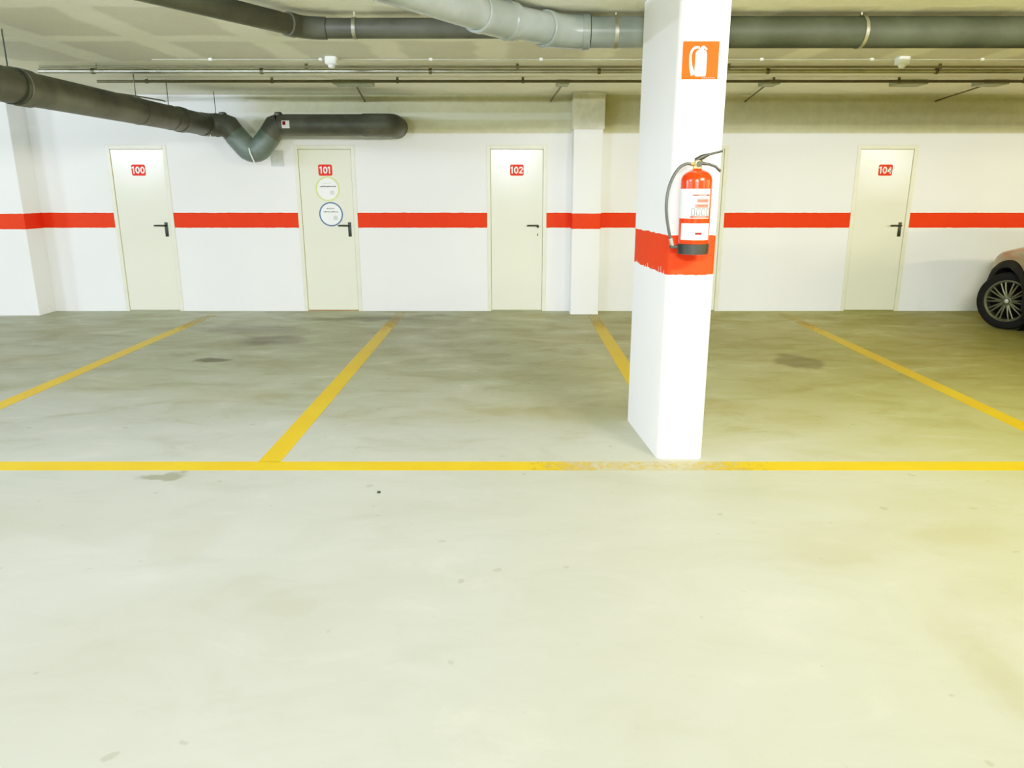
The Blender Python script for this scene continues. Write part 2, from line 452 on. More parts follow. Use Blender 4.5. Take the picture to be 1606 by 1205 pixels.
# ------------------------------------------------------------------ storage room doors
def handle(xc, leaf, plate=True):
    y = YW+.005; hx = xc+.265; hz = 1.07
    b = MB()
    if plate:
        b.box(hx-.021, hx+.021, y-.012, y+.001, hz-.125, hz+.055, .006)
    else:
        b.lathe([(.018, -.010), (.018, 0)], 16, (hx, y, hz), 'Y')
        b.box(hx-.006, hx+.006, y-.006, y+.001, hz-.115, hz-.085, .002)
    b.tube([(hx, y, hz+.015), (hx, y-.045, hz+.015)], .010, 10)
    b.tube([(hx+.005, y-.045, hz+.015), (hx-.10, y-.048, hz+.015), (hx-.135, y-.042, hz+.013)], .0105, 10)
    o = b.build('door_handle', M['black'], leaf, 40); o['label'] = 'black lever handle'

def door(n, xc, num, gloss, plate=True, sill=False, label=''):
    d = empty('door_%d' % n, (xc, YW, 0)); tag(d, label, None, None, 'structure')
    y = YW+.005
    fr = MB(); w = DW/2-.001
    for s in (-1, 1):
        x0, x1 = sorted((xc+s*w, xc+s*(w-.045)))
        fr.box(x0, x1, YW-.008, YW+.10, 0, DH-.001, .003)
    fr.box(xc-w+.045, xc+w-.045, YW-.008, YW+.10, DH-.046, DH-.001, .003)
    fr.build('door_frame', M['frame'] if not gloss else M['frame'], d)
    lw = w-.049
    leaf = MB().box(xc-lw, xc+lw, y, y+.045, .012, DH-.050, .004).build('door_leaf', M['door' if gloss else 'door_matt'], d)
    handle(xc, leaf, plate)
    if num:
        np_ = MB().prism_xz(rrect(xc, 1.755, .172, .135, .022), y-.004, y+.0005).build('number_plate', M['red'], d)
        np_['label'] = 'red number plate reading %s' % num
        number(num, .082, np_, xc, y-.0055, 1.755, M['white'])
    sl = MB().box(xc-w+.046, xc+w-.046, YW+.002, YW+.2, 0, .010).build('threshold', M['sill'] if sill else M['floor'], d)
    MB().box(xc-w, xc+w, YW+.15, YW+.2, 0, DH).build('back_panel', M['frame'], d)
    return d

door(1, DX[0], '100', True, label='cream metal door numbered 100, leftmost in the wall')
d2 = door(2, DX[1], '101', False, sill=True, label='cream metal door numbered 101 with two round stickers')
door(3, DX[2], '102', True, plate=False, label='cream metal door numbered 102 left of the narrow pilaster')
door(4, DX[3], None, False, label='cream metal door mostly hidden behind the pillar')
door(5, DX[4], '104', True, label='cream metal door numbered 104 left of the parked car')

def sticker(xc, zc, r, ringm, label, seed):
    y = YW+.005; rnd = random.Random(seed)
    s = MB().lathe([(r, -.0012), (r, .0005)], 48, (xc, y, zc), 'Y').build('round_sticker', M['white'], d2)
    s['label'] = label
    MB().ring_xz(xc, zc, r*.88, r, y-.0028, y-.0002).build('border_ring', ringm, s)
    b = MB()
    for k in range(5):      # blurred small wordmark
        h = rnd.uniform(.008, .016)
        b.box(xc-.05+k*.020, xc-.038+k*.020, y-.0022, y-.0008, zc+.062, zc+.062+h)
    b.build('small_print', M['pale_print'] if ringm is M['lime'] else M['grey_print'], s)
    b = MB(); x = xc-.095
    while x < xc+.09:
        w = rnd.uniform(.008, .016); b.box(x, x+w, y-.0022, y-.0008, zc+.022, zc+.022+rnd.uniform(.011, .018)); x += w+.004
    b.build('printed_line', M['grey_print'], s)
    MB().prism_xz(rrect(xc+.055, zc-.045, .055, .055, .02), y-.0022, y-.0008).build('pale_emblem', M['pale_print'], s)
sticker(-2.295, 1.53, .150, M['lime'], 'round white sticker with lime border', 3)
sticker(-2.27, 1.222, .150, M['navy'], 'round white sticker with dark blue border', 5)

# grey vent plate on the wall
v = empty('wall_vent', (-2.89, YW, 1.82)); tag(v, 'small grey square vent plate on the wall left of door 101', 'vent')
MB().box(-2.97, -2.81, YW-.012, YW-.001, 1.80, 1.99, .004).build('plate', M['ventgrey'], v)
b = MB()
for k in range(6): b.box(-2.955, -2.825, YW-.017, YW-.011, 1.818+k*.027, 1.830+k*.027)
b.build('slats', M['ventgrey'], v)

# ------------------------------------------------------------------ drain pipes
def arc_pts(p0, corner, p1, d, n=6):
    """rounded corner: from corner-d along p0 to corner+d along p1"""
    C = Vector(corner); a = C+(Vector(p0)-C).normalized()*d; b = C+(Vector(p1)-C).normalized()*d
    return [a.lerp(C, t).lerp(C.lerp(b, t), t) for t in [k/n for k in range(n+1)]]

def collar(p, d, r, L, name, m, parent):
    p = Vector(p); d = Vector(d).normalized()
    return MB().tube([p-d*L/2, p-d*(L/2-.006), p+d*(L/2-.006), p+d*L/2], r, 28, rs=[r-.006, r, r, r-.006]).build(name, m, parent, 40)

def clamp(p, axis, r, zt, parent, m=None, rod=True, w=.022):
    """steel strap ring round the pipe with a threaded rod up to the slab"""
    p = Vector(p); d = Vector(axis).normalized()
    o = MB().tube([p-d*w/2, p+d*w/2], r+.004, 28)
    if rod and zt > p.z+r+.005:
        o.tube([(p.x, p.y, p.z+r), (p.x, p.y, zt-.003)], .005, 8)
    return o.build('pipe_clamp', m or M['steel'], parent, 40)

# grey sanitary pipe crossing behind the pillar, bending towards the camera at its left end
R1 = .094; z1 = 2.512; y1 = 5.215
pp = empty('drain_pipe', (4, y1, H)); tag(pp, 'thick grey drain pipe under the ceiling passing behind the pillar', 'pipe', 'drain pipes under the ceiling')
A = Vector((.32, y1, z1)); B = Vector((-.115, y1-.435, z1)); Cc = B+Vector((-.53, -.85, 0))*2.8
MB().tube([(10.5, y1, z1), (.52, y1, z1)], R1, 28).build('straight_pipe', M['pvc_brown'], pp, 40)  # right run, darker and duller than the left end
MB().tube([(1.0, y1, z1), (.50, y1, z1)], R1+.0015, 28).build('straight_pipe', M['pvc_grey'], pp, 40)
el1 = arc_pts((2, y1, z1), A, B, .15, 4)
MB().tube(el1, R1+.009, 28).build('elbow', M['pvc_grey'], pp, 40)
MB().tube([el1[-1], B], R1, 28).build('straight_pipe', M['pvc_grey'], pp, 40)
el2 = arc_pts(A, B, Cc, .14, 4)
MB().tube(el2, R1+.008, 28).build('elbow', M['pvc_grey'], pp, 40)
MB().tube([el2[-1], Cc], R1, 28).build('straight_pipe', M['pvc_grey'], pp, 40)
dAB = (B-A).normalized()
collar(el1[-1], dAB, R1+.016, .05, 'coupling', M['pvc_grey'], pp)
collar(el1[0], (1, 0, 0), R1+.014, .05, 'coupling', M['pvc_grey'], pp)
collar(el2[0], dAB, R1+.016, .06, 'coupling', M['pvc_grey'], pp)
collar(el2[-1], Cc-B, R1+.014, .05, 'coupling', M['pvc_grey'], pp)
clamp((.66, y1, z1), (1, 0, 0), R1+.002, H, pp)
clamp((2.22, y1, z1), (1, .10, 0), R1+.002, H, pp)
clamp((4.6, y1, z1), (1, 0, 0), R1+.001, H, pp)

# thinner dark pipe left of it, joining the grey pipe
R2 = .061; z2 = 2.532; y2 = 5.20
pq = empty('drain_pipe', (-.5, y2, H)); tag(pq, 'dark grey drain pipe under the ceiling, top centre, bending away to the upper left', 'pipe', 'drain pipes under the ceiling')
E = Vector((-1.31, y2, z2)); F = E+Vector((-.50, -.866, 0))*3.6
MB().tube([(.30, y2, z2), (-1.22, y2, z2)], R2, 24).build('straight_pipe', M['pvc_dark'], pq, 40)
el = arc_pts((0, y2, z2), E, F, .13, 5)
MB().tube(el, R2+.006, 24).build('elbow', M['pvc_dark'], pq, 40)
MB().tube([el[-1], F], R2, 24).build('straight_pipe', M['pvc_dark'], pq, 40)
collar(el[-1], F-E, R2+.010, .07, 'coupling', M['pvc_dark'], pq)
collar((.02, y2, z2), (1, 0, 0), R2+.010, .16, 'coupling', M['pvc_dark'], pq)
clamp((-1.0, y2, z2), (1, 0, 0), R2, H, pq)

# big dark pipe on the left with the trap in front of the wall
R3 = .122; z3 = 2.255; y3 = 9.30; x3 = -3.57
pr = empty('drain_pipe', (x3, 7, H)); tag(pr, 'thick dark drain pipe on the left with a V-shaped trap by the wall', 'pipe', 'drain pipes under the ceiling')
L0 = Vector((x3, .2, z3)); L1 = Vector((x3, y3, z3)); L2 = Vector((-3.0, y3, z3))
e1 = arc_pts(L0, L1, L2, .17, 6)
MB().tube([L0, e1[0]], R3, 32).build('straight_pipe', M['pvc_dark'], pr, 40)
MB().tube(e1, R3+.008, 32).build('elbow', M['pvc_dark'], pr, 40)
T0 = Vector((-3.35, y3, z3)); T1 = Vector((-3.105, y3, 1.965)); T2 = Vector((-2.995, y3, 1.965)); T3 = Vector((-2.75, y3, z3))
path = [e1[-1]] + [T0-Vector((.02, 0, 0)), T0+Vector((.03, 0, -.02))] + arc_pts(T0, T1, T2, .055, 3) + arc_pts(T1, T2, T3, .055, 3) + [T3+Vector((-.03, 0, -.02)), T3+Vector((.03, 0, 0))]
LM = T0.lerp(T1, .42); RM = T3.lerp(T2, .42)
MB().tube(path[:3]+[LM], R3+.006, 32).build('elbow', M['pvc_dark'], pr, 40)
MB().tube([LM+(T0-T1)*.05]+path[3:-2]+[RM+(T3-T2)*.05], R3+.009, 32).build('trap_bend', M['pvc_green'], pr, 40)
MB().tube([RM]+path[-2:], R3+.006, 32).build('elbow', M['pvc_dark'], pr, 40)
Q0 = Vector((-1.40, y3, z3)); Q1 = Vector((-1.40, YW, z3))
e2 = arc_pts(T3, Q0, Q1, .12, 6)
MB().tube([T3+Vector((.02, 0, 0)), e2[0]], R3, 32).build('straight_pipe', M['pvc_dark'], pr, 40)
MB().tube([e2[0]-Vector((.22, 0, 0))] + e2 + [(Q1.x, YW-.002, z3)], R3+.008, 32).build('elbow', M['pvc_dark'], pr, 40)
for s, xk in ((-1, -3.375), (1, -2.725)):
    MB().lathe([(.045, 0), (.045, .035), (.03, .045), (.001, .046)], 20, (xk, y3-.02, z3+R3-.024)).build('cleanout_cap', M['pvc_dark'], pr, 40)
collar((x3, 8.55, z3), (0, 1, 0), R3+.010, .11, 'coupling', M['pvc_dark'], pr)
collar((x3, 5.85, z3), (0, 1, 0), R3+.010, .14, 'coupling', M['pvc_dark'], pr)
clamp((x3, 5.72, z3), (0, 1, 0), R3+.003, H, pr, M['pvc_brown'])
clamp((x3, 7.6, z3), (0, 1, 0), R3, H, pr, M['pvc_dark'])
clamp((x3, 8.3, z3), (0, 1, 0), R3, H, pr, M['pvc_dark'])
clamp((-3.46, y3, z3), (1, 0, 0), R3+.009, H, pr, M['pvc_dark'])
# loose white tie straps
MB().tube([(-3.52, y3-R3-.018, z3+.03), (-3.515, y3-R3-.016, z3-.05), (-3.50, y3-R3+.02, z3-.15)], .007, 6).build('tie_strap', M['whiteplastic'], pr)
MB().tube([(-3.06, y3-R3-.016, 1.99), (-3.05, y3-R3-.014, 1.93), (-3.03, y3-R3+.02, 1.85), (-3.02, y3-R3+.04, 1.80)], .007, 6).build('tie_strap', M['whiteplastic'], pr)
st = MB().patch(0, 0, R3+.0015, -.35, .35, -.045, .045, 8).build('pipe_sticker', M['white'])
st.data.transform(Matrix.Translation((-2.62, y3, z3+.0)) @ Matrix.Rotation(PI/2, 4, 'Y')); put(st, pr)
st['label'] = 'small white sticker with a red mark'
s2 = MB().patch(0, 0, R3+.0026, -.28, .05, -.035, .0, 6).build('red_mark', M['red_print'])
s2.data.transform(Matrix.Translation((-2.62, y3, z3)) @ Matrix.Rotation(PI/2, 4, 'Y')); put(s2, st)

# ------------------------------------------------------------------ conduits along the back of the ceiling
def conduit(y, z, r, x0, x1, m, label, clipm, step, group, clip_r=None):
    o = MB().tube([(x0, y, z), (x1, y, z)], r, 14).build('conduit', m, None, 40)
    tag(o, label, 'conduit', group)
    k = x0+.5
    while k < min(x1, 7.5):
        bb = MB().tube([(k-.014, y, z), (k+.014, y, z)], r+.005, 12)
        bb.box(k-.012, k+.012, y-.006, y+.006, z+r, H-.0005)
        bb.build('saddle_clip', clipm, o); k += step
    return o
G = 'conduits along the back of the ceiling'
conduit(7.42, 2.585, .021, -4.35, 11, M['steel'], 'shiny steel conduit along the ceiling, thickest of the run', M['darksteel'], 1.55, G)
conduit(7.27, 2.600, .010, -4.25, 11, M['darksteel'], 'thin dark conduit beside the camera-facing side of the steel conduit', M['darksteel'], 1.9, G)
conduit(8.15, 2.590, .014, -4.2, 11, M['darksteel'], 'thin dark conduit nearest the back wall under the ceiling', M['darksteel'], 1.27, G)
conduit(6.98, 2.618, .0055, -3.1, 11, M['cable'], 'thin white cable conduit feeding the ceiling detectors', M['whiteplastic'], .95, G)

def detector(x, label):
    o = empty('smoke_detector', (x, 6.90, H)); tag(o, label, 'detector', 'white detectors on the ceiling')
    b = MB().box(x-.05, x+.05, 6.86, 6.955, 2.565, H-.001, .014, 3); b.build('housing', M['whiteplastic'], o, 40)
    MB().lathe([(.022, 0), (.03, .012), (.03, .03)], 18, (x, 6.905, 2.540)).build('sensor', M['whiteplastic'], o, 40)
detector(-1.54, 'small white detector box on the ceiling above door 101')
detector(3.33, 'small white detector box on the ceiling right of the pillar')

def jbox(x, w, cable, label):
    o = empty('junction_box', (x, 8.42, H)); tag(o, label, 'junction box', 'junction boxes above the doors')
    MB().box(x-w/2, x+w/2, 8.32, 8.56, 2.585, H-.001, .006).build('box', M['boxgrey'], o)
    if cable:
        MB().tube([(x, 8.55, 2.60), (x+cable*.3, 8.9, 2.585), (x+cable*.7, 9.3, 2.575), (x+cable, 9.64, 2.56), (x+cable, YW-.002, 2.555)], .009, 8).build('cable', M['darksteel'], o, 60)
jbox(-4.75, .16, .55, 'grey junction box on the ceiling behind the left pipe')
jbox(-1.66, .40, -.12, 'grey ceiling junction box between doors 101 and 102')
jbox(.53, .13, -.06, 'small grey ceiling junction box beside the narrow pilaster')
jbox(2.70, .16, .12, 'small grey ceiling junction box right of the pillar')
jbox(4.16, .30, 0, 'grey ceiling junction box above door 104, without cable')
jbox(5.02, .26, .10, 'grey ceiling junction box above the right side of door 104')

# ------------------------------------------------------------------ fire extinguisher and its sign
yf = 4.19
sg = empty('fire_extinguisher_sign', (.972, yf, 2.19)); tag(sg, 'square red sign with white extinguisher symbol high on the pillar', 'sign')
sx, sz, sw = .974, 2.188, .188
MB().box(sx-sw/2, sx+sw/2, yf-.004, yf-.0005, sz-sw/2-.006, sz+sw/2).build('sign_plate', M['white'], sg)
MB().box(sx-sw/2, sx+sw/2, yf-.0052, yf-.0035, sz-sw/2+.004, sz+sw/2).build('red_field', M['signred'], sg)
def S(u, w_): return (sx+u*sw, sz+w_*sw)
icon = MB()
body = [S(-.13, -.40), S(-.155, -.36), S(-.155, .18), S(-.12, .25), S(-.055, .29), S(-.055, .33), S(-.02, .33), S(.005, .36), S(.04, .385), S(.085, .37), S(.16, .30), S(.135, .275), S(.075, .325),
        S(.055, .29), S(.12, .25), S(.155, .18), S(.155, -.36), S(.13, -.40)]
body = [(sx+(x-sx)*1.0+.002, z) for x, z in body]
icon.prism_xz(body, yf-.0064, yf-.005)
hp = [(-.045, .335), (-.12, .345), (-.20, .32), (-.255, .25), (-.285, .13), (-.28, .0), (-.26, -.13), (-.225, -.26), (-.18, -.36)]
outl = []; inn = []
for i, (u, w_) in enumerate(hp):
    a = hp[max(0, i-1)]; bq = hp[min(len(hp)-1, i+1)]
    tx, tz = bq[0]-a[0], bq[1]-a[1]; l = math.hypot(tx, tz); nx, nz = -tz/l, tx/l
    hw = .028 if i < 6 else .028+.012*(i-5)
    outl.append(S(u-nx*hw, w_-nz*hw)); inn.append(S(u+nx*hw, w_+nz*hw))
icon.prism_xz(outl+inn[::-1], yf-.0064, yf-.005)
icon.build('extinguisher_symbol', M['white'], sg)
b = MB()
for k in range(7): b.box(sx+.012+k*.010, sx+.019+k*.010, yf-.0064, yf-.005, sz-.086, sz-.080)
b.build('fine_print', M['pink_print'], sg)

ex, ey = .970, yf-.098; R = .081; zb = 1.208
fe = empty('fire_extinguisher', (ex, yf, zb)); tag(fe, 'red fire extinguisher with black hose and white labels hung on the pillar', 'fire extinguisher')
prof = [(.060, zb+.02), (R, zb+.03), (R, 1.585)]
for k in range(1, 9):
    a = k/8*PI/2*.92; prof.append((.024+(R-.024)*math.cos(a), 1.585+.058*math.sin(a)))
prof += [(.024, 1.65), (.020, 1.655)]
MB().lathe(prof, 40, (ex, ey, 0)).build('cylinder', M['redpaint'], fe, 40)
MB().lathe([(R-.012, zb), (R+.001, zb+.004), (R+.003, zb+.055), (R+.0005, zb+.058)], 40, (ex, ey, 0)).build('base_skirt', M['black'], fe, 40)
lab = MB().patch(ex, ey, R+.0008, -1.75, .82, 1.398, 1.548, 30).build('instruction_label', M['white'], fe, 60)
b = MB()
b.patch(ex, ey, R+.0016, -.45, .76, 1.512, 1.520); b.patch(ex, ey, R+.0016, -.15, .70, 1.478, 1.498); b.patch(ex, ey, R+.0016, -.25, .70, 1.452, 1.472)
b.patch(ex, ey, R+.0016, -.50, .80, 1.400, 1.412)
b.build('tinted_panel', M['pink_print'], lab)
for a0, a1, h0, h1 in ((-.38, -.05, 1.514, 1.519), (.50, .76, 1.513, 1.519), (-.06, .55, 1.486, 1.489), (-.10, .60, 1.461, 1.464), (-.55, -.30, 1.404, 1.408), (.55, .75, 1.404, 1.408)):
    MB().patch(ex, ey, R+.0024, a0, a1, h0, h1, 6).build('printed_line', M['red_print'], lab)
b = MB()
for k in range(4):          # row of outlined pictogram squares
    a0 = -.46+k*.32; a1 = a0+.25
    b.patch(ex, ey, R+.0024, a0, a1, 1.445, 1.449, 4); b.patch(ex, ey, R+.0024, a0, a1, 1.414, 1.418, 4)
    b.patch(ex, ey, R+.0024, a0, a0+.05, 1.414, 1.449, 1); b.patch(ex, ey, R+.0024, a1-.05, a1, 1.414, 1.449, 1)
b.build('pictogram_boxes', M['grey_print'], lab)
lab2 = MB().patch(ex, ey, R+.0008, -1.15, .92, 1.287, 1.372, 24).build('inspection_label', M['white'], fe, 60)
MB().patch(ex, ey, R+.0016, -.15, .30, 1.314, 1.326, 6).build('red_mark', M['red_print'], lab2)
MB().patch(ex, ey, R+.0016, -.25, .25, 1.338, 1.341, 6).build('printed_line', M['pale_print'], lab2)
vb = MB().lathe([(.024, 1.650), (.024, 1.662), (.017, 1.666), (.017, 1.690), (.012, 1.695)], 20, (ex, ey, 0))
vb.tube([(ex, ey, 1.672), (ex-.035, ey, 1.672)], .010, 12).tube([(ex, ey, 1.672), (ex, ey-.03, 1.672)], .008, 12)
vb.build('valve', M['brass'], fe, 40)
MB().lathe([(.016, -.010), (.012, -.008), (.012, 0)], 20, (ex, ey-.028, 1.672), 'Y').build('pressure_gauge', M['black'], fe, 40)
hb = MB().tube([(ex-.012, ey, 1.690), (ex+.02, ey, 1.708), (ex+.06, ey, 1.722), (ex+.125, ey, 1.738)], .0075, 10, rs=[.014, .014, .007, .006])
hb.tube([(ex+.008, ey, 1.692), (ex+.022, ey, 1.676), (ex+.06, ey, 1.672), (ex+.095, ey, 1.660), (ex+.122, ey, 1.636)], .0075, 10, rs=[.012, .010, .0075, .0075, .0075])
hb.tube([(ex-.006, ey, 1.684), (ex-.002, ey, 1.70)], .013, 10)
hb.build('squeeze_handle', M['black'], fe, 40)
ho = [(ex-.03, ey, 1.672), (ex-.06, ey, 1.674), (ex-.095, ey-.005, 1.655), (ex-.125, ey-.01, 1.612), (ex-.146, ey-.012, 1.555), (ex-.155, ey-.012, 1.49), (ex-.152, ey-.012, 1.42), (ex-.138, ey-.01, 1.345), (ex-.118, ey, 1.275), (ex-.112, ey, 1.258)]
# smooth the hose path
def catmull(P, n=5):
    P = [Vector(p) for p in P]; out = []
    for i in range(len(P)-1):
        a, b_, c_, d_ = P[max(0, i-1)], P[i], P[i+1], P[min(len(P)-1, i+2)]
        for k in range(n):
            t = k/n
            out.append(.5*((2*b_)+(c_-a)*t+(2*a-5*b_+4*c_-d_)*t*t+(3*b_-a-3*c_+d_)*t**3))
    return out+[P[-1]]
MB().tube(catmull(ho), .0085, 12).build('hose', M['hose'], fe, 60)
MB().tube([(ex-.121, ey, 1.29), (ex-.110, ey, 1.252)], .012, 12).build('nozzle', M['steel'], fe, 60)
MB().box(ex-.125, ex-.06, ey-.02, ey+.02, 1.238, 1.254, .004).build('nozzle_clip', M['black'], fe)
for hw, y0_, h0, h1 in ((.02, ey+.05, 1.56, 1.64), (.03, yf-.02, 1.25, 1.30)):
    MB().box(ex-hw, ex+hw, y0_, yf-.0005, h0, h1, .003).build('mounting_bracket', M['darksteel'], fe)

# ------------------------------------------------------------------ parked car, nose to the wall with its front wheels turned
CX, CY = 6.405, 7.18
car = empty('car', (CX, CY, 0)); tag(car, 'champagne coloured car with grey alloy wheel parked at the right edge', 'car')
ST = [  # y, half width, bottom, shoulder z, centre top z
    (-2.05, .52, .36, .78, .86), (-1.98, .70, .28, .86, .93), (-1.75, .82, .22, .91, .96), (-1.3, .885, .20, .93, .97), (-.6, .895, .19, .93, .97),
    (.2, .895, .19, .925, .98), (.8, .895, .19, .905, .99), (1.15, .888, .20, .875, .965), (1.45, .862, .21, .845, .935), (1.62, .825, .22, .82, .91),
    (1.78, .745, .24, .80, .90), (1.92, .60, .27, .74, .83), (2.02, .38, .32, .66, .74)]
bm = bmesh.new(); rows = []
for y, w, zb_, zs, zt in ST:
    half = [(0, zb_), (w*.55, zb_), (w*.90, zb_+.02), (w*.97, zb_+.10), (w, .48), (w, .62), (w*.985, zs-.14), (w*.95, zs-.04), (w*.89, zs+.005), (w*.78, zs+.03), (w*.5, zt-.01), (0, zt)]
    prof_ = [(-x, z) for x, z in half] + [(x, z) for x, z in half[::-1]][1:-1]
    rows.append([bm.verts.new((x, y, z)) for x, z in prof_])
for a, b_ in zip(rows, rows[1:]):
    n = len(a)
    for k in range(n): bm.faces.new((a[k], a[(k+1) % n], b_[(k+1) % n], b_[k]))
bm.faces.new(rows[0][::-1]); bm.faces.new(rows[-1])
bmesh.ops.recalc_face_normals(bm, faces=bm.faces)
me = bpy.data.meshes.new('body'); bm.to_mesh(me); bm.free()
body_o = bpy.data.objects.new('body', me); COL.objects.link(body_o)
sm = body_o.modifiers.new('s', 'SUBSURF'); sm.levels = 2; sm.render_levels = 2
AX = [1.25, -1.30]; WR = .318; AR = .366
cb = MB()
for ya in AX:
    for s in (-1, 1):
        cb.lathe([(AR, -.24), (AR, .24)], 40, (s*.80, ya, .33), 'X')
cut = cb.build('cutter', M['cladding'])
bo = body_o.modifiers.new('b', 'BOOLEAN'); bo.object = cut; bo.operation = 'DIFFERENCE'; bo.solver = 'EXACT'
bpy.context.view_layer.update()
me2 = bpy.data.meshes.new_from_object(body_o.evaluated_get(bpy.context.evaluated_depsgraph_get()))
bpy.data.objects.remove(cut); body_o.modifiers.clear(); body_o.data = me2; me2.name = 'body'
me2.materials.clear(); me2.materials.append(M['carpaint'])
me2.polygons.foreach_set('use_smooth', [True]*len(me2.polygons)); me2.set_sharp_from_angle(angle=math.radians(35))
for p_ in me2.polygons: p_.material_index = 0
body_o.parent = car
def local(o):           # mesh already in car coordinates
    o.parent = car; return o
# black wheel arch cladding
def half_width(y):
    for (a, b_) in zip(ST, ST[1:]):
        if a[0] <= y <= b_[0]: return a[1]+(b_[1]-a[1])*(y-a[0])/(b_[0]-a[0])
    return .4
for ya in AX:
    for s in (-1, 1):
        bm = bmesh.new(); rr = []
        n = 28
        for k in range(n+1):
            a = math.radians(-12)+math.radians(204)*k/n
            row = []
            for r, o_ in ((AR-.012, -.10), (AR-.012, .012), (AR+.01, .02), (AR+.072, .012), (AR+.078, -.03)):
                y = ya+r*math.cos(a); z = .33+r*math.sin(a)
                w = half_width(ya+AR*math.cos(a)*1.05)*(.985 if z > .68 else 1.0)-(.0 if z < .7 else (z-.7)*.18)
                row.append(bm.verts.new((s*(w+o_), y, max(z, .19))))
            rr.append(row)
        for a_, b_ in zip(rr, rr[1:]):
            for q in range(4): bm.faces.new((a_[q], a_[q+1], b_[q+1], b_[q]))
        mb = MB(); mb.bm.free(); mb.bm = bm
        local(mb.build('wheel_arch_trim', M['cladding'], None, 40))
        mb = MB().lathe([(AR-.004, 0), (AR-.004, .20)], 32, (s*.58 if s > 0 else s*.58-.20, ya, .33), 'X', close=False)
        local(mb.build('wheel_well', M['rimdark'], None))
# wheels
def wheel(x, y, s, steer):
    rot = Matrix.Translation((x, y, WR)) @ Matrix.Rotation(steer, 4, 'Z')
    if s < 0: rot = rot @ Matrix.Rotation(PI, 4, 'Z')
    # built with the outer face towards +x
    t = MB().lathe([(.215, -.09), (.27, -.105), (.305, -.095), (WR, -.07), (WR, .07), (.305, .092), (.275, .100), (.232, .095), (.226, .085)], 56, (0, 0, 0), 'X', close=False)
    t = t.build('wheel', M['tyre'], None, 30); t.data.transform(rot); local(t)
    r = MB()
    r.lathe([(.226, .075), (.232, .096), (.222, .098), (.206, .085), (.200, .05), (.198, -.08)], 56, (0, 0, 0), 'X', close=False)
    for k in range(20):                       # ten paired spokes
        a = 2*PI*(k//2)/10+(.11 if k % 2 else -.11)
        ca, sa = math.cos(a), math.sin(a); ai = 2*PI*(k//2)/10+(.18 if k % 2 else -.18)*.6
        ci, si = math.cos(ai), math.sin(ai)
        r.tube([(.078, .05*ci, .05*si), (.088, .13*ca, .13*sa), (.080, .212*ca, .212*sa)], .010, 8, rs=[.014, .011, .0105])
    r.lathe([(.001, .083), (.05, .085), (.066, .078), (.07, .05)], 28, (0, 0, 0), 'X')
    r = r.build('alloy_rim', M['rim'], None, 40); r.data.transform(rot); r.parent = t
    d = MB().lathe([(.001, .015), (.199, .015), (.199, -.08), (.001, -.08)], 40, (0, 0, 0), 'X').build('brake_disc', M['rimdark'], None, 40); d.data.transform(rot); d.parent = t
    h = MB().lathe([(.001, .094), (.022, .093), (.028, .086), (.03, .08)], 24, (0, 0, 0), 'X').build('hub_cap', M['chrome'], None, 40); h.data.transform(rot); h.parent = t
    return t
STEER = math.radians(37)
wheel(-.80, AX[0], -1, STEER); wheel(.80, AX[0], 1, STEER); wheel(-.80, AX[1], -1, 0); wheel(.80, AX[1], 1, 0)
# cabin
def loft(rows_, name, m, sub=2):
    bm = bmesh.new(); R_ = [[bm.verts.new(p) for p in row] for row in rows_]
    for a, b_ in zip(R_, R_[1:]):
        n = len(a)
        for k in range(n): bm.faces.new((a[k], a[(k+1) % n], b_[(k+1) % n], b_[k]))
    bm.faces.new(R_[0][::-1]); bm.faces.new(R_[-1])
    mb = MB(); mb.bm.free(); mb.bm = bm
    o = mb.build(name, m, None, 50)
    if sub:
        q = o.modifiers.new('s', 'SUBSURF'); q.levels = q.render_levels = sub
    return local(o)
def plan(w, y0, y1, z, r=.2):
    return [(w, y0+r, z), (w, y1-r, z), (w*.8, y1, z), (-w*.8, y1, z), (-w, y1-r, z), (-w, y0+r, z), (-w*.8, y0, z), (w*.8, y0, z)]
loft([plan(.82, -1.92, .95, .90), plan(.815, -1.90, .90, .96), plan(.75, -1.80, .45, 1.30), plan(.70, -1.74, .25, 1.44)], 'window_band', M['glass'], 2)
loft([plan(.72, -1.80, .27, 1.425), plan(.72, -1.80, .26, 1.46), plan(.60, -1.65, .10, 1.52), plan(.3, -1.2, -.3, 1.535)], 'roof', M['carpaint'], 2)
for s in (-1, 1):
    local(MB().tube([(s*.80, .95, .965), (s*.715, .30, 1.42)], .028, 10).build('windscreen_pillar', M['carpaint'], None, 40))
    local(MB().tube([(s*.85, -.30, .95), (s*.745, -.32, 1.44)], .03, 10).build('door_pillar', M['cladding'], None, 40))
    local(MB().box(s*.95-.10, s*.95+.10, .52, .62, 1.0, 1.12, .035, 3).build('wing_mirror', M['carpaint'], None, 40))
    hl = MB().lathe([(.001, .05), (.06, .045), (.10, .02), (.11, 0), (.11, -.05)], 28, (0, 0, 0), 'Y').build('headlight', M['lens'], None, 40)
    hl.data.transform(Matrix.Translation((s*.53, 1.90, .70)) @ Matrix.Rotation(-s*.75, 4, 'Z')); local(hl)
local(MB().box(-.42, .42, 1.955, 2.045, .36, .50, .02).build('lower_grille', M['cladding'], None, 40))
for s in (-1, 1):
    local(MB().box(s*.885-.02, s*.885+.02, -.93, .88, .185, .30, .015).build('side_sill', M['cladding'], None, 40))

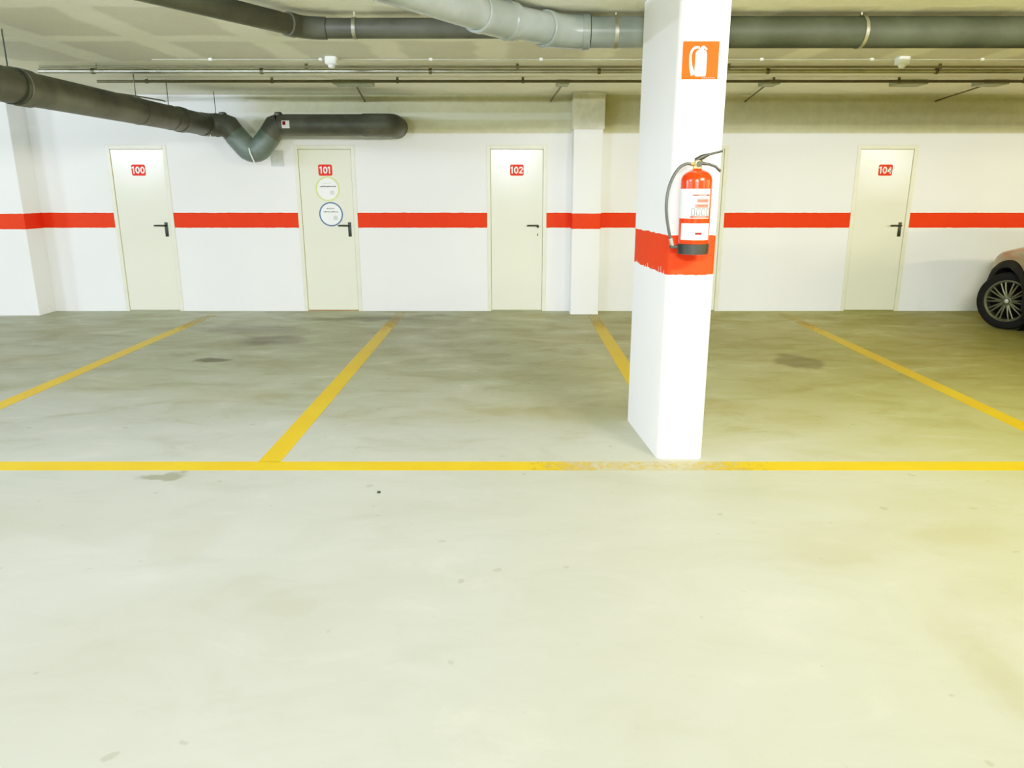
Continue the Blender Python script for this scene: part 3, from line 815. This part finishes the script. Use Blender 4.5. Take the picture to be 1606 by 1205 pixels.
# ------------------------------------------------------------------ litter on the floor
o = MB().box(-2.46, -2.36, 3.10, 3.115, .0, .004).build('paper_scrap', M['white']); o.data.transform(Matrix.Identity(4))
tag(o, 'thin white paper scrap on the floor at the far left', 'litter')
b = MB(); r = bmesh.ops.create_icosphere(b.bm, subdivisions=2, radius=.009)
for v_ in r['verts']: v_.co = Vector((v_.co.x*1.2-.70, v_.co.y+3.68, max(0, v_.co.z*.7+.006)))
tag(b.build('pebble', M['black'], None, 60), 'tiny dark pebble on the floor in front of the yellow line', 'pebble')

# ------------------------------------------------------------------ light: fluorescent battens on the slab, out of frame
def lamp(x, y, z, aim, power, col, sx=1.25, sy=.10):
    L = bpy.data.lights.new('fluorescent_light', 'AREA'); L.shape = 'RECTANGLE'; L.size = sx; L.size_y = sy
    L.energy = power; L.color = col
    o = bpy.data.objects.new('fluorescent_light', L); COL.objects.link(o); o.location = (x, y, z)
    o.rotation_euler = (Vector(aim)).to_track_quat('-Z', 'Y').to_euler()
    return o
COOL = (.82, .97, 1.06); NEUT = (.96, 1, .86); WARM = (1, .89, .44)
P = dict(near=118, back=140, far=75, side=75)
for x, cl in ((-8.6, COOL), (-3.2, COOL), (2.4, (.98, 1, .78)), (7.8, WARM)):
    lamp(x, 1.6, 2.612, (0, 1, -.16), P['near'], cl)
for x, cl, k in ((-7.0, COOL, .30), (-.1, NEUT, 1.08), (6.6, WARM, .42)):
    lamp(x, -.9, 2.61, (0, .55, -.83), P['back']*k, cl)
lamp(11.5, 3.6, 2.61, (-.75, .7, -.3), P['side']*1.9, WARM)
lamp(-11.5, 3.0, 2.61, (.8, .5, -.3), P['side']*1.9, COOL)
for x in (-13.9, 0, 14.1):
    lamp(x, -10.0, 2.45, (-x*.05, .9, -.4), P['far'], COOL if x < 3 else NEUT, 1.2, .3)
w = bpy.data.worlds.new('World'); scn.world = w; w.use_nodes = True
w.node_tree.nodes['Background'].inputs[0].default_value = (.9, .95, .85, 1); w.node_tree.nodes['Background'].inputs[1].default_value = .05

# ------------------------------------------------------------------ camera
cam = bpy.data.cameras.new('Camera'); co = bpy.data.objects.new('Camera', cam); COL.objects.link(co)
cam.sensor_fit = 'HORIZONTAL'; cam.sensor_width = 36; cam.lens = 1180/1606*36
co.location = (0, 0, 1.56); co.rotation_euler = (PI/2-math.radians(14.72), 0, 0)
cam.clip_start = .05; cam.clip_end = 100
scn.camera = co
scn.view_settings.view_transform = 'Standard'
scn.view_settings.look = 'None'
scn.view_settings.exposure = 0.62
scn.view_settings.use_curve_mapping = True
cm = scn.view_settings.curve_mapping
cm.use_clip = False; cm.extend = 'HORIZONTAL'
cv = cm.curves[3]
for pt in ((.012, .012), (.06, .10), (.20, .335), (.45, .555), (.80, .75), (1.3, .885)): cv.points.new(*pt)
cv.points[-1].location = (2.6, 1.0)
cm.update()
